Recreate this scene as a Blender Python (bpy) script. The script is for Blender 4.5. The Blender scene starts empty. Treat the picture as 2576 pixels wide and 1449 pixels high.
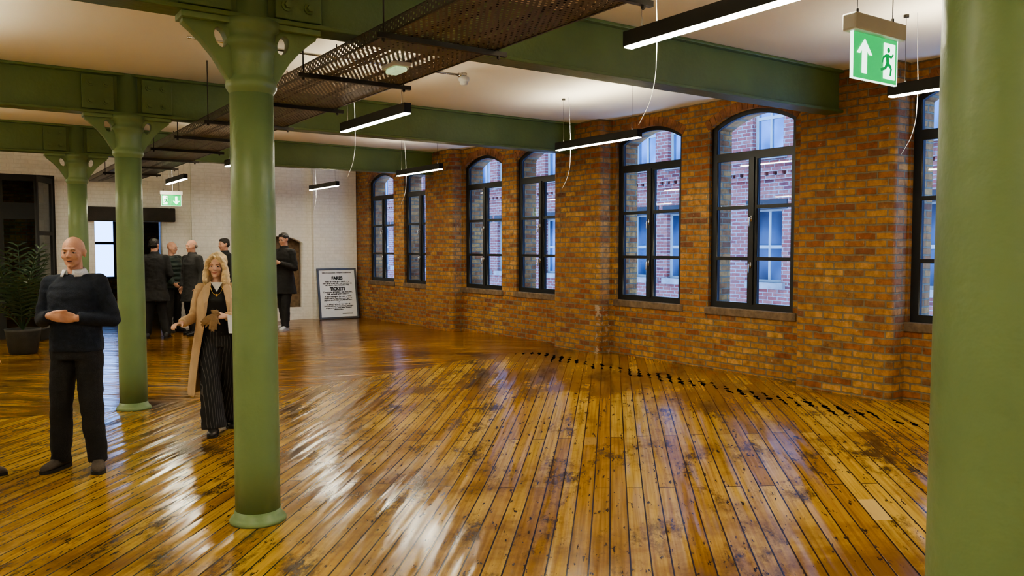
import bpy, bmesh, math, random
from mathutils import Vector, Matrix, noise
random.seed(4)
SC=bpy.context.scene
COL=SC.collection
V=Vector
def rad(a): return math.radians(a)

# ------------------------------------------------------------------ materials
def nt(name):
    m=bpy.data.materials.new(name); m.use_nodes=True
    t=m.node_tree; b=t.nodes['Principled BSDF']
    return m,t,b
def L(t,a,b): t.links.new(a,b)
def math_n(t,op,a,b=None,clamp=False):
    n=t.nodes.new('ShaderNodeMath'); n.operation=op; n.use_clamp=clamp
    for i,x in enumerate((a,b)):
        if x is None: continue
        if isinstance(x,(int,float)): n.inputs[i].default_value=x
        else: L(t,x,n.inputs[i])
    return n.outputs[0]
def ramp(t,src,stops):
    r=t.nodes.new('ShaderNodeValToRGB'); L(t,src,r.inputs[0])
    e=r.color_ramp.elements
    while len(e)<len(stops): e.new(0.5)
    for i,(p,c) in enumerate(stops):
        e[i].position=p; e[i].color=(c[0],c[1],c[2],1) if not isinstance(c,(int,float)) else (c,c,c,1)
    return r.outputs[0]
def mixc(t,fac,a,b,mode='MIX'):
    n=t.nodes.new('ShaderNodeMix'); n.data_type='RGBA'; n.blend_type=mode
    for i,x in ((0,fac),(6,a),(7,b)):
        if isinstance(x,(int,float)): n.inputs[i].default_value=x
        elif isinstance(x,tuple): n.inputs[i].default_value=(x[0],x[1],x[2],1)
        else: L(t,x,n.inputs[i])
    return n.outputs[2]
def noise_n(t,vec,scale,detail=3,rough=.5):
    n=t.nodes.new('ShaderNodeTexNoise'); n.inputs['Scale'].default_value=scale
    n.inputs['Detail'].default_value=detail; n.inputs['Roughness'].default_value=rough
    if vec is not None: L(t,vec,n.inputs['Vector'])
    return n.outputs[0]
def bump(t,b,h,strength,dist,prev=None):
    n=t.nodes.new('ShaderNodeBump'); n.inputs['Strength'].default_value=strength; n.inputs['Distance'].default_value=dist
    L(t,h,n.inputs['Height'])
    if prev is not None: L(t,prev,n.inputs['Normal'])
    L(t,n.outputs[0],b.inputs['Normal']); return n.outputs[0]
def mk(name,c,rough=.5,metal=0,var=.18,ns=6,bs=0,bscale=80,emis=0,spec=.5):
    m,t,b=nt(name); tc=t.nodes.new('ShaderNodeTexCoord').outputs['Object']
    f=noise_n(t,tc,ns,4)
    lo=tuple(x*(1-var) for x in c); hi=tuple(min(1,x*(1+var)) for x in c)
    cc=ramp(t,f,[(.3,lo),(.7,hi)]); L(t,cc,b.inputs['Base Color'])
    b.inputs['Roughness'].default_value=rough; b.inputs['Metallic'].default_value=metal
    b.inputs['Specular IOR Level'].default_value=spec
    if bs: bump(t,b,noise_n(t,tc,bscale,3),bs,.01)
    if emis: L(t,cc,b.inputs['Emission Color']); b.inputs['Emission Strength'].default_value=emis
    return m
def brick_mat(name,c1,c2,mortar,dirt=.5,bst=.8,rough=.8,mort=.010,patch=True,c3=None,scuff=False):
    m,t,b=nt(name); tc=t.nodes.new('ShaderNodeTexCoord').outputs['Object']
    sp=t.nodes.new('ShaderNodeSeparateXYZ'); L(t,tc,sp.inputs[0])
    u=math_n(t,'ADD',sp.outputs[0],sp.outputs[1])
    wob=math_n(t,'MULTIPLY',math_n(t,'SUBTRACT',noise_n(t,tc,9,2),.5),.018)
    vv=math_n(t,'ADD',sp.outputs[2],wob)
    cb=t.nodes.new('ShaderNodeCombineXYZ'); L(t,u,cb.inputs[0]); L(t,vv,cb.inputs[1])
    br=t.nodes.new('ShaderNodeTexBrick'); L(t,cb.outputs[0],br.inputs['Vector'])
    br.inputs['Scale'].default_value=1; br.inputs['Brick Width'].default_value=.225; br.inputs['Row Height'].default_value=.073
    br.inputs['Mortar Size'].default_value=mort; br.inputs['Mortar Smooth'].default_value=.3; br.inputs['Bias'].default_value=0
    br.inputs['Color1'].default_value=(0,0,0,1); br.inputs['Color2'].default_value=(1,1,1,1); br.inputs['Mortar'].default_value=(.5,.5,.5,1)
    mid=tuple((a+b_)/2 for a,b_ in zip(c1,c2))
    bc=ramp(t,br.outputs['Color'],[(0,c1),(.3,mid),(.75,c2),(1,c3 or c2)])
    n1=noise_n(t,tc,14,5,.65)
    bc=mixc(t,1.0,bc,ramp(t,n1,[(.28,1-dirt),(.62,1.08)]),'MULTIPLY')
    if patch:
        n2=noise_n(t,tc,.9,3)
        bc=mixc(t,ramp(t,n2,[(.42,0),(.62,.45)]),bc,tuple(x*.85 for x in c1))
        n3=noise_n(t,tc,22,4,.7)
        bc=mixc(t,ramp(t,n3,[(.66,0),(.72,.6)]),bc,(.50,.42,.30))
    mc=ramp(t,n1,[(.3,tuple(x*.6 for x in mortar)),(.7,mortar)]) if patch else mixc(t,0.0,mortar,mortar)
    cc=mixc(t,br.outputs['Fac'],bc,mc)
    if scuff:
        nz=noise_n(t,tc,11,5,.7)
        dy=math_n(t,'ABSOLUTE',math_n(t,'SUBTRACT',sp.outputs[1],8.60)); dy=math_n(t,'SUBTRACT',.03,dy)
        zz=math_n(t,'LESS_THAN',math_n(t,'ABSOLUTE',math_n(t,'SUBTRACT',sp.outputs[2],.52)),.36)
        ms=math_n(t,'GREATER_THAN',math_n(t,'ADD',dy,math_n(t,'MULTIPLY',math_n(t,'SUBTRACT',nz,.55),.4)),0.0)
        cc=mixc(t,math_n(t,'MULTIPLY',math_n(t,'MULTIPLY',ms,zz),.75),cc,(.40,.32,.24))
    L(t,cc,b.inputs['Base Color'])
    b.inputs['Roughness'].default_value=rough; b.inputs['Specular IOR Level'].default_value=.3
    h=math_n(t,'SUBTRACT',math_n(t,'MULTIPLY',noise_n(t,tc,30,4),.5),math_n(t,'MULTIPLY',br.outputs['Fac'],1.0))
    bump(t,b,h,bst,.012)
    return m
M={}
M['brick']=brick_mat('brick_orange',(.27,.092,.032),(.52,.285,.085),(.22,.18,.115),c3=(.17,.07,.036),dirt=.6,scuff=True)
M['brick_ext']=brick_mat('brick_exterior',(.38,.085,.065),(.52,.18,.13),(.44,.42,.42),dirt=.4,c3=(.20,.055,.055))
M['white_brick']=brick_mat('painted_white_brick',(.86,.84,.79),(.88,.86,.81),(.81,.79,.73),dirt=.04,bst=.24,rough=.5,patch=False,mort=.005)
M['ceiling']=mk('ceiling_paint',(.83,.77,.64),.8,var=.02,ns=.8)
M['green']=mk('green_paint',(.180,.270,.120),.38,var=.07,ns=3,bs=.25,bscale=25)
M['green_shaded']=mk('green_paint_shaded',(.120,.180,.062),.42,var=.1,ns=3,bs=.3,bscale=25)  # column paint again, darkened to put the beams' shade into the colour
M['black']=mk('black_powder_coat',(.010,.012,.015),.4,var=.2)
M['matblack']=mk('matt_black',(.01,.01,.01),.6,var=.2)
M['stone']=mk('sill_stone',(.15,.10,.06),.8,var=.35,ns=14,bs=.5,bscale=40)
M['chrome']=mk('chrome',(.7,.7,.7),.2,1,var=.05)
M['whiteplastic']=mk('white_plastic',(.65,.65,.62),.4,var=.04)
M['diff']=mk('lamp_diffuser',(1,.93,.72),.5,var=.01,emis=118)
M['diffup']=mk('lamp_uplight',(1,.92,.70),.5,var=.01,emis=106)
M['rod']=mk('dark_steel',(.05,.045,.04),.45,.8,var=.2)
M['tray_solid']=mk('tray_metal',(.09,.08,.07),.4,.6,var=.25,ns=10)
M['oak']=mk('dark_timber',(.02,.014,.01),.6,var=.4,ns=8,bs=.4)
M['plant']=mk('palm_leaf',(.025,.055,.02),.45,var=.4)
M['planter']=mk('planter_grey',(.035,.035,.033),.6,var=.2,ns=10,bs=.3)
M['soil']=mk('soil',(.03,.02,.012),.9,bs=.6)
M['paper']=mk('notice_paper',(.90,.92,.93),.6,var=.02)
M['ink']=mk('printing_ink',(.006,.006,.008),.6,var=.1)
M['sfr']=mk('silver_frame',(.16,.19,.24),.3,.6,var=.1)
M['sgreen']=mk('sign_green',(.004,.40,.10),.4,var=.02,emis=1.3)
M['swhite']=mk('sign_white',(.75,1,.85),.4,var=.02,emis=2.6)
M['extframe']=mk('painted_frame',(.42,.45,.42),.5,var=.1)
M['extstone']=mk('sandstone',(.36,.32,.29),.8,var=.25,ns=5,bs=.4)
M['extdark']=mk('dark_lintel',(.05,.04,.04),.8)
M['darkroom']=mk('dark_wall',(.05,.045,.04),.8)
M['gled']=mk('emergency_lens',(.6,.85,.5),.3,var=.1,emis=.6)

def glass(name,tint=(.95,.98,1)):
    m,t,b=nt(name); t.nodes.remove(b); out=t.nodes['Material Output']
    tr=t.nodes.new('ShaderNodeBsdfTransparent'); tr.inputs[0].default_value=(*tint,1)
    gl=t.nodes.new('ShaderNodeBsdfGlossy'); gl.inputs['Roughness'].default_value=.02
    lw=t.nodes.new('ShaderNodeLayerWeight'); lw.inputs[0].default_value=.5
    fac=math_n(t,'ADD',math_n(t,'MULTIPLY',math_n(t,'POWER',lw.outputs['Facing'],5.0),.9),.035,True)
    tc=t.nodes.new('ShaderNodeTexCoord').outputs['Object']
    bp=t.nodes.new('ShaderNodeBump'); bp.inputs['Strength'].default_value=.04; L(t,noise_n(t,tc,3,1),bp.inputs['Height']); L(t,bp.outputs[0],gl.inputs['Normal'])
    mx=t.nodes.new('ShaderNodeMixShader'); L(t,fac,mx.inputs[0]); L(t,tr.outputs[0],mx.inputs[1]); L(t,gl.outputs[0],mx.inputs[2])
    L(t,mx.outputs[0],out.inputs[0]); return m
M['glass']=glass('window_glass')
m,t,b=nt('reflective_pane'); M['extglass']=m
tc=t.nodes.new('ShaderNodeTexCoord').outputs['Object']
L(t,ramp(t,noise_n(t,tc,1.2,2),[(.35,(.06,.10,.18)),(.65,(.28,.40,.62))]),b.inputs['Base Color']); b.inputs['Roughness'].default_value=.12; b.inputs['Metallic'].default_value=.5
m,t,b=nt('perforated_tray'); M['perf']=m
tc=t.nodes.new('ShaderNodeTexCoord').outputs['Object']
sp=t.nodes.new('ShaderNodeSeparateXYZ'); L(t,tc,sp.inputs[0])
row=math_n(t,'FLOOR',math_n(t,'MULTIPLY',sp.outputs[1],1/.03))
off=math_n(t,'MULTIPLY',math_n(t,'MODULO',row,2.0),.5)
fx=math_n(t,'SUBTRACT',math_n(t,'FRACT',math_n(t,'ADD',math_n(t,'MULTIPLY',math_n(t,'ADD',sp.outputs[0],sp.outputs[2]),1/.034),off)),.5)
fy=math_n(t,'SUBTRACT',math_n(t,'FRACT',math_n(t,'MULTIPLY',sp.outputs[1],1/.03)),.5)
dd=math_n(t,'ADD',math_n(t,'MULTIPLY',fx,fx),math_n(t,'MULTIPLY',fy,fy))
hole=math_n(t,'LESS_THAN',dd,.050)
L(t,ramp(t,noise_n(t,tc,5,3),[(.3,(.09,.08,.072)),(.7,(.15,.135,.12))]),b.inputs['Base Color']); b.inputs['Roughness'].default_value=.4; b.inputs['Metallic'].default_value=.3
L(t,math_n(t,'SUBTRACT',1.0,hole),b.inputs['Alpha'])

# floor
m,t,b=nt('varnished_boards'); M['floor']=m
tc=t.nodes.new('ShaderNodeTexCoord').outputs['Object']
sp=t.nodes.new('ShaderNodeSeparateXYZ'); L(t,tc,sp.inputs[0])
def mapping(rot):
    n=t.nodes.new('ShaderNodeMapping'); L(t,tc,n.inputs[0]); n.inputs['Rotation'].default_value=(0,0,rad(rot)); return n.outputs[0]
va=mapping(-48.5); vb=mapping(-138.5)
zone=math_n(t,'GREATER_THAN',sp.outputs[1],9.3)
vm=t.nodes.new('ShaderNodeMix'); vm.data_type='VECTOR'; L(t,zone,vm.inputs[0]); L(t,va,vm.inputs[4]); L(t,vb,vm.inputs[5]); pv=vm.outputs[1]
br=t.nodes.new('ShaderNodeTexBrick'); L(t,pv,br.inputs['Vector'])
br.inputs['Scale'].default_value=1; br.inputs['Brick Width'].default_value=3.4; br.inputs['Row Height'].default_value=.110
br.inputs['Mortar Size'].default_value=.0050; br.inputs['Mortar Smooth'].default_value=.3; br.offset=.37
br.inputs['Color1'].default_value=(0,0,0,1); br.inputs['Color2'].default_value=(1,1,1,1); br.inputs['Mortar'].default_value=(0,0,0,1)
def scaled(v,s):
    n=t.nodes.new('ShaderNodeMapping'); L(t,v,n.inputs[0]); n.inputs['Scale'].default_value=s; return n.outputs[0]
plank=ramp(t,br.outputs['Color'],[(0,(.33,.175,.028)),(.4,(.46,.275,.045)),(1,(.56,.37,.078))])
grain=noise_n(t,scaled(pv,(.9,40,1)),1.0,5,.6)
c=mixc(t,1.0,plank,ramp(t,grain,[(.3,(.60,.52,.42)),(.6,(1.05,1.02,.95))]),'MULTIPLY')
st=noise_n(t,tc,.6,7,.68)
c=mixc(t,ramp(t,st,[(.46,0),(.62,.82)]),c,(.14,.060,.011))
st2=noise_n(t,scaled(pv,(.9,2.0,1)),1.0,8,.78)
c=mixc(t,ramp(t,st2,[(.53,0),(.63,.92)]),c,(.022,.010,.004))
sk=noise_n(t,scaled(pv,(7,26,1)),1.0,5,.65)
c=mixc(t,ramp(t,sk,[(.615,0),(.64,.95)]),c,(.010,.006,.004))
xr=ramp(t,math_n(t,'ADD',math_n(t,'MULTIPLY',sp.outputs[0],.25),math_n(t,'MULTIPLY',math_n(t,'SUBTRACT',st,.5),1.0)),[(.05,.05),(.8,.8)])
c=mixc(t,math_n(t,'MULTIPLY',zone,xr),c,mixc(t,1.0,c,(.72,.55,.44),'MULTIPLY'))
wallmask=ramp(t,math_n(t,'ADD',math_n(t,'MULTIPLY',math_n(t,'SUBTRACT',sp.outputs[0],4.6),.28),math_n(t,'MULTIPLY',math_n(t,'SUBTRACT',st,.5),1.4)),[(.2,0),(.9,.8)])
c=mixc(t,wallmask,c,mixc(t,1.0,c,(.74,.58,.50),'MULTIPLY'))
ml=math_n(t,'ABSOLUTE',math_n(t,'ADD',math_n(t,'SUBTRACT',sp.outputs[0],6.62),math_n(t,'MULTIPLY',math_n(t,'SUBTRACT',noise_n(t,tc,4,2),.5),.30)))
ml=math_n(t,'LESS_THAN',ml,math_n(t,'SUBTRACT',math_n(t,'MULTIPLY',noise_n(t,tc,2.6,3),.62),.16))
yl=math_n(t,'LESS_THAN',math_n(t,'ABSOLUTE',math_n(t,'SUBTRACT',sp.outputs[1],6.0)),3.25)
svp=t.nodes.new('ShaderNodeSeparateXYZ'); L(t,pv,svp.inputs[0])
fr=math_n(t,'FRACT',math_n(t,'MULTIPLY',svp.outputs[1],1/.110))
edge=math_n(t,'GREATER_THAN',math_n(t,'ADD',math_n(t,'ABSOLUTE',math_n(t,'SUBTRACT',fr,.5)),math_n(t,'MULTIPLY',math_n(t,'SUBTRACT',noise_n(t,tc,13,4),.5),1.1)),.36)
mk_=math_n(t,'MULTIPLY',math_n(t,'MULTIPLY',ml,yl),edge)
def patch(u0,v0,hu,col,k):
    global c
    a=math_n(t,'LESS_THAN',math_n(t,'ABSOLUTE',math_n(t,'SUBTRACT',svp.outputs[0],u0)),hu)
    d=math_n(t,'LESS_THAN',math_n(t,'ABSOLUTE',math_n(t,'SUBTRACT',svp.outputs[1],v0)),.054)
    c=mixc(t,math_n(t,'MULTIPLY',math_n(t,'MULTIPLY',a,d),k),c,col)
patch(5.087,-1.595,.17,(.60,.42,.17),.85); patch(6.71,.165,.11,(.50,.32,.09),.5)
c=mixc(t,br.outputs['Fac'],c,(.010,.005,.003))
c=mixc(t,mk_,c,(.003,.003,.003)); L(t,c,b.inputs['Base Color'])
rr=ramp(t,noise_n(t,scaled(pv,(.5,9,1)),1.0,3),[(.3,.12),(.7,.24)])
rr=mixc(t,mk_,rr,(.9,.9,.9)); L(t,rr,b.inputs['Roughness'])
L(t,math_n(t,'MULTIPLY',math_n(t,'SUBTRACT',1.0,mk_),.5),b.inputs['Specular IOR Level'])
h1=math_n(t,'ADD',math_n(t,'MULTIPLY',noise_n(t,scaled(pv,(1.0,8,1)),1.0,1.5),1.0),math_n(t,'MULTIPLY',br.outputs['Color'],.08))
pr=bump(t,b,h1,.62,.02)
bump(t,b,math_n(t,'SUBTRACT',math_n(t,'MULTIPLY',grain,.3),br.outputs['Fac']),.4,.005,pr)

# ------------------------------------------------------------------ geometry helpers
def newobj(name,me,parent=None,mats=(),smooth=False,loc=None):
    o=bpy.data.objects.new(name,me); COL.objects.link(o)
    for mm in mats: me.materials.append(mm)
    if smooth:
        for p in me.polygons: p.use_smooth=True
    if parent: o.parent=parent
    if loc is not None: o.location=loc
    return o
def bmo(name,bm,mats,parent=None,smooth=False,loc=None,recalc=True,bevel=0):
    if recalc: bmesh.ops.recalc_face_normals(bm,faces=bm.faces)
    me=bpy.data.meshes.new(name); bm.to_mesh(me); bm.free()
    o=newobj(name,me,parent,mats,smooth,loc)
    if bevel:
        bv=o.modifiers.new('b','BEVEL'); bv.width=bevel; bv.segments=2; bv.limit_method='ANGLE'; bv.angle_limit=rad(50)
    return o
def box(bm,x0,x1,y0,y1,z0,z1):
    vs=[bm.verts.new((x,y,z)) for x in (x0,x1) for y in (y0,y1) for z in (z0,z1)]
    for f in ((0,1,3,2),(4,6,7,5),(0,4,5,1),(2,3,7,6),(0,2,6,4),(1,5,7,3)): bm.faces.new([vs[i] for i in f])
def frame_of(tn):
    ref=V((0,0,1)) if abs(tn.z)<.9 else V((0,1,0))
    s=tn.cross(ref).normalized(); return s,s.cross(tn).normalized()
def loft(bm,rings,seg=16,close=True):
    R=[]
    for c,A,B in rings:
        R.append([bm.verts.new(c+A*math.cos(2*math.pi*i/seg)+B*math.sin(2*math.pi*i/seg)) for i in range(seg)])
    for a,b2 in zip(R,R[1:]):
        for i in range(seg): bm.faces.new((a[i],a[(i+1)%seg],b2[(i+1)%seg],b2[i]))
    if close:
        bm.faces.new(R[0][::-1]); bm.faces.new(R[-1])
def capsule(bm,p,q,rp,rq,seg=12,c0=True,c1=True):
    p=V(p);q=V(q); tn=(q-p).normalized(); s,f=frame_of(tn); rs=[]
    if c0:
        for a in (78,52,26): rs.append((p-tn*rp*math.sin(rad(a)),rp*math.cos(rad(a))))
    rs+= [(p,rp),(q,rq)]
    if c1:
        for a in (26,52,78): rs.append((q+tn*rq*math.sin(rad(a)),rq*math.cos(rad(a))))
    loft(bm,[(c,s*r,f*r) for c,r in rs],seg)
def cyl(bm,p,q,r,seg=12,r2=None): capsule(bm,p,q,r,r if r2 is None else r2,seg,False,False)
def tube(bm,pts,r,seg=6):
    pts=[V(p) for p in pts]; rings=[]
    for i,p in enumerate(pts):
        tn=(pts[min(i+1,len(pts)-1)]-pts[max(i-1,0)]).normalized(); s,f=frame_of(tn); rings.append((p,s*r,f*r))
    loft(bm,rings,seg)
def ell(bm,c,r,mat=None,sub=3):
    mt=Matrix.Translation(V(c))@Matrix.Diagonal((r[0],r[1],r[2],1))
    if mat is not None: mt=mat@mt
    bmesh.ops.create_icosphere(bm,subdivisions=sub,radius=1,matrix=mt)
def lathe(bm,prof,seg=40,c=(0,0,0)):
    c=V(c); loft(bm,[(c+V((0,0,z)),V((r,0,0)),V((0,r,0))) for r,z in prof],seg)
def evalmesh(o):
    dg=bpy.context.evaluated_depsgraph_get(); dg.update()
    me=bpy.data.meshes.new_from_object(o.evaluated_get(dg)); return me
def plate(outer,holes,c0,c1,mapf,bm=None):
    cu=bpy.data.curves.new('tmp','CURVE'); cu.dimensions='2D'; cu.fill_mode='BOTH'; cu.extrude=(c1-c0)/2
    for pts in [outer]+list(holes):
        sp_=cu.splines.new('POLY'); sp_.points.add(len(pts)-1)
        for i,(a,b_) in enumerate(pts): sp_.points[i].co=(a,b_,0,1)
        sp_.use_cyclic_u=True
    o=bpy.data.objects.new('tmp',cu); COL.objects.link(o)
    me=evalmesh(o); bpy.data.objects.remove(o); bpy.data.curves.remove(cu)
    for v in me.vertices: v.co=V(mapf(v.co.x,v.co.y,v.co.z+(c0+c1)/2))
    if bm is None: bm=bmesh.new()
    bm.from_mesh(me); bpy.data.meshes.remove(me)
    bmesh.ops.remove_doubles(bm,verts=bm.verts,dist=1e-5)
    return bm
mapX=lambda a,b_,c_:(c_,a,b_)
mapY=lambda a,b_,c_:(a,c_,b_)
def arch(hw,zs,rise,z0=0,n=14,cx=0):
    R=(hw*hw+rise*rise)/(2*rise); zc=zs+rise-R; a0=math.asin(hw/R)
    pts=[(cx-hw,z0),(cx+hw,z0)]
    for i in range(n+1):
        a=a0-2*a0*i/n; pts.append((cx+R*math.sin(a),zc+R*math.cos(a)))
    return pts
def rect(a0,a1,b0,b1): return [(a0,b0),(a1,b0),(a1,b1),(a0,b1)]
def root(name,loc,label,cat,group=None,rz=0):
    o=bpy.data.objects.new(name,None); o.empty_display_size=.1; COL.objects.link(o); o.location=loc; o.rotation_euler=(0,0,rz)
    o['label']=label; o['category']=cat
    if group: o['group']=group
    return o
def top(o,label,cat,group=None):
    o['label']=label; o['category']=cat
    if group: o['group']=group
    return o
def struct(o,label=None,cat=None):
    o['kind']='structure'
    if label: o['label']=label
    if cat: o['category']=cat
    return o
def copytree(r,loc,rz=None):
    def rec(o,par):
        n=o.copy(); COL.objects.link(n)
        if par is not None: n.parent=par
        for ch in o.children: rec(ch,n)
        return n
    n=rec(r,None); n.location=loc
    if rz is not None: n.rotation_euler=(0,0,rz)
    return n

CEIL=3.44; BB=3.02
def ss(x): x=max(0,min(1,x)); return x*x*(3-2*x)
def fh(x,y): return .2*ss((x-2.8)/3.8)*(1-.55*ss((y-10)/7))

# ------------------------------------------------------------------ shell
bm=bmesh.new(); nx,ny=80,110; X0,X1,Y0,Y1=-5.3,8.0,-4.3,22.4
g=[[None]*(ny+1) for _ in range(nx+1)]
for i in range(nx+1):
    for j in range(ny+1):
        x=X0+(X1-X0)*i/nx; y=Y0+(Y1-Y0)*j/ny; g[i][j]=bm.verts.new((x,y,fh(x,y)))
for i in range(nx):
    for j in range(ny): bm.faces.new((g[i][j],g[i+1][j],g[i+1][j+1],g[i][j+1]))
o=bmo('floor',bm,[M['floor']],smooth=True); struct(o,'worn varnished diagonal timber floorboards, amber and dark stained','floor')
bm=bmesh.new(); box(bm,-5.3,8.0,-4.3,17.75,CEIL,CEIL+.15); box(bm,-5.3,8.0,17.75,22.4,CEIL,CEIL+.15)
struct(bmo('ceiling',bm,[M['ceiling']]),'smooth cream painted ceiling between green beams','ceiling')
bm=bmesh.new(); box(bm,-5.3,-5.1,-4.3,22.4,-.2,CEIL); struct(bmo('wall_left',bm,[M['white_brick']]),'white painted brick wall','wall')
bm=bmesh.new(); box(bm,-5.1,7.55,-4.3,-4.1,-.2,CEIL); struct(bmo('wall_front',bm,[M['white_brick']]),'white painted brick wall','wall')

# brick window wall
WINS=[(16.6,15.4),(14.9,13.7),(12.55,11.34),(10.9,9.69),(8.48,7.26),(6.80,5.58),(4.28,3.06),(2.6,1.38)]
HW=.61; SILL=.953; ZS=2.15; RISE=.17
WX0,WX1=7.58,7.98
bm=bmesh.new(); cs=sorted((a1+a0)/2 for a1,a0 in WINS); prev=-4.3
for cy in cs:
    box(bm,WX0,WX1,prev,cy-HW,-.2,CEIL)
    box(bm,WX0,WX1,cy-HW,cy+HW,-.2,SILL)
    ar=arch(HW,ZS,RISE,cx=cy)[2:]
    out=[(a,b_+SILL) for a,b_ in ar]+[(cy-HW,CEIL),(cy+HW,CEIL)]
    plate(out,[],WX0,WX1,mapX,bm)
    prev=cy+HW
box(bm,WX0,WX1,prev,17.9,-.2,CEIL)
o=bmo('wall_right',bm,[M['brick']]); struct(o,'exposed orange brick outer wall with arched window openings','wall')
PI=[(4.30,5.37),(8.56,9.59),(12.6,13.6),(0.1,1.1)]
for k,(a,b_) in enumerate(PI):
    bm=bmesh.new(); box(bm,7.34,7.62,a,b_,0,CEIL)
    es=[e for e in bm.edges if abs(e.verts[0].co.z-e.verts[1].co.z)>1 and e.verts[0].co.x<7.5]
    bmesh.ops.bevel(bm,geom=es,offset=.055,segments=5,affect='EDGES',profile=.5)
    o=bmo('trim_%d'%(k+1),bm,[M['brick']]); struct(o,'orange brick pier with rounded brick edges carrying a beam','pier')

M['vous']=mk('arch_brick',(.26,.11,.042),.8,var=.5,ns=9,bs=.5,bscale=40)
def build_window():
    r=bpy.data.objects.new('window_1',None); COL.objects.link(r); r.empty_display_size=.1
    hs=[]
    inn=arch(HW-.065,ZS-.02,RISE-.03,z0=1.845); hs.append(inn)
    for (b0,b1) in ((.075,.575),(.615,1.175),(1.215,1.75)):
        hs.append(rect(-HW+.08,-.06,b0,b1)); hs.append(rect(.06,HW-.08,b0,b1))
    bm=plate(arch(HW+.004,ZS+.004,RISE),hs,0.02,.085,mapX)
    bmo('window_frame',bm,[M['black']],r)
    bm=bmesh.new(); box(bm,.005,.025,-.03,.03,.06,1.77); bmo('mullion_cover',bm,[M['black']],r,bevel=.004)
    bm=plate(arch(HW-.03,ZS,RISE-.01,z0=.03),[],.05,.054,mapX); bmo('window_glass',bm,[M['glass']],r)
    bm=bmesh.new(); box(bm,-.045,.03,-HW-.05,HW+.05,-.09,0.004); bmo('window_sill',bm,[M['stone']],r,bevel=.012)
    for z in (.52,1.06):
        bm=bmesh.new(); box(bm,-.005,.006,-.013,.013,-.035,.035); cyl(bm,(-.0,0,.01),(-.035,0,.01),.008); capsule(bm,(-.035,0,.012),(-.04,0,-.085),.009,.008,8)
        o=bmo('window_handle',bm,[M['chrome']],r,True,loc=(0,0,z)); o['label']='chrome lever handle'
    rise=RISE; R=(HW*HW+rise*rise)/(2*rise); zc=ZS+rise-R; a0=math.asin(HW/R)*1.04; n=17
    bm=bmesh.new()
    for i in range(n):
        aa=-a0+2*a0*(i+.06)/n; ab=-a0+2*a0*(i+.94)/n; pr=random.uniform(0,.006)
        ri,ro=R+.0,R+.115
        q=[(ri,aa),(ri,ab),(ro,ab),(ro,aa)]
        f=[bm.verts.new((-.033-pr,rr_*math.sin(an),zc+rr_*math.cos(an))) for rr_,an in q]
        k=[bm.verts.new((-.01,rr_*math.sin(an),zc+rr_*math.cos(an))) for rr_,an in q]
        bm.faces.new(f)
        for j in range(4): bm.faces.new((f[j],k[j],k[(j+1)%4],f[(j+1)%4]))
    bmo('brick_arch',bm,[M['vous']],r)
    return r
w0=build_window()
for k,(a1,a0) in enumerate(WINS):
    loc=(7.61,(a0+a1)/2,SILL)
    if k==0: w0.location=loc; w=w0
    else: w=copytree(w0,loc); w.name='window_%d'%(k+1)
    struct(w,'tall arched black metal window with glazing bars and stone sill','window')

# back wall
outer=[(-5.1,-.2),(-1.2,-.2),(-1.2,3.02),(1.58,3.02),(1.58,-.2),(2.23,-.2),(2.23,2.19),(3.45,2.19),(3.45,-.2),(7.56,-.2),(7.56,CEIL),(-5.1,CEIL)]
bm=plate(outer,[arch(.5,1.78,.14,z0=.35,cx=5.86)],17.4,17.75,mapY)
box(bm,4.0,4.75,17.33,17.42,0,CEIL)
struct(bmo('wall_back',bm,[M['white_brick']]),'white painted brick wall with doorway and alcove','wall')
bm=bmesh.new(); box(bm,6.55,7.56,17.26,17.42,0,CEIL); struct(bmo('wall_chimney',bm,[M['white_brick']]),'smooth white painted chimney breast','wall')
bm=bmesh.new(); box(bm,5.1,6.5,17.66,17.76,.2,2.1); struct(bmo('wall_alcove',bm,[M['stone']]),'shallow arched alcove backing','wall')
bm=bmesh.new(); box(bm,2.0,3.68,17.28,17.5,2.19,2.46); top(bmo('lintel',bm,[M['oak']],bevel=.015),'charred black timber lintel over the doorway','lintel')
bm=plate([(-1.3,-.2),(7.0,-.2),(7.0,CEIL),(-1.3,CEIL)],[rect(2.3,3.3,.9,2.7)],22.0,22.3,mapY)
struct(bmo('wall_hall',bm,[M['brick']]),'brick wall of the hall beyond the doorway','wall')
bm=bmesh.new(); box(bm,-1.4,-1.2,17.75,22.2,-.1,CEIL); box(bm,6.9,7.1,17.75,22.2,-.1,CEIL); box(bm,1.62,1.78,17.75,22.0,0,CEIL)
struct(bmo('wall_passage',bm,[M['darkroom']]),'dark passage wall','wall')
hw_=bpy.data.objects.new('window_20',None); COL.objects.link(hw_); hw_.location=(2.8,22.05,.9)
bm=plate(rect(-.5,.5,0,1.8),[rect(-.44,-.03,.06,.85),rect(.03,.44,.06,.85),rect(-.44,-.03,.92,1.74),rect(.03,.44,.92,1.74)],0,.06,mapY)
bmo('window_frame',bm,[M['black']],hw_); struct(hw_,'small black framed window in the hall','window')
pr_=bpy.data.objects.new('door_1',None); COL.objects.link(pr_); pr_.location=(.2,17.42,0)
bm=plate(rect(-1.4,1.38,0,3.02),[rect(-1.3,-.45,.3,2.2),rect(-.35,.45,.3,2.2),rect(.55,1.2,.15,2.2),rect(-1.3,.45,2.5,2.9),rect(.55,1.2,2.5,2.9)],0,.1,mapY)
bmo('door_frame',bm,[M['matblack']],pr_)
bm=bmesh.new(); box(bm,-1.3,1.25,.04,.045,.2,2.95); bmo('door_glass',bm,[M['glass']],pr_)
struct(pr_,'black steel framed glazed screen with door','door')
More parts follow.
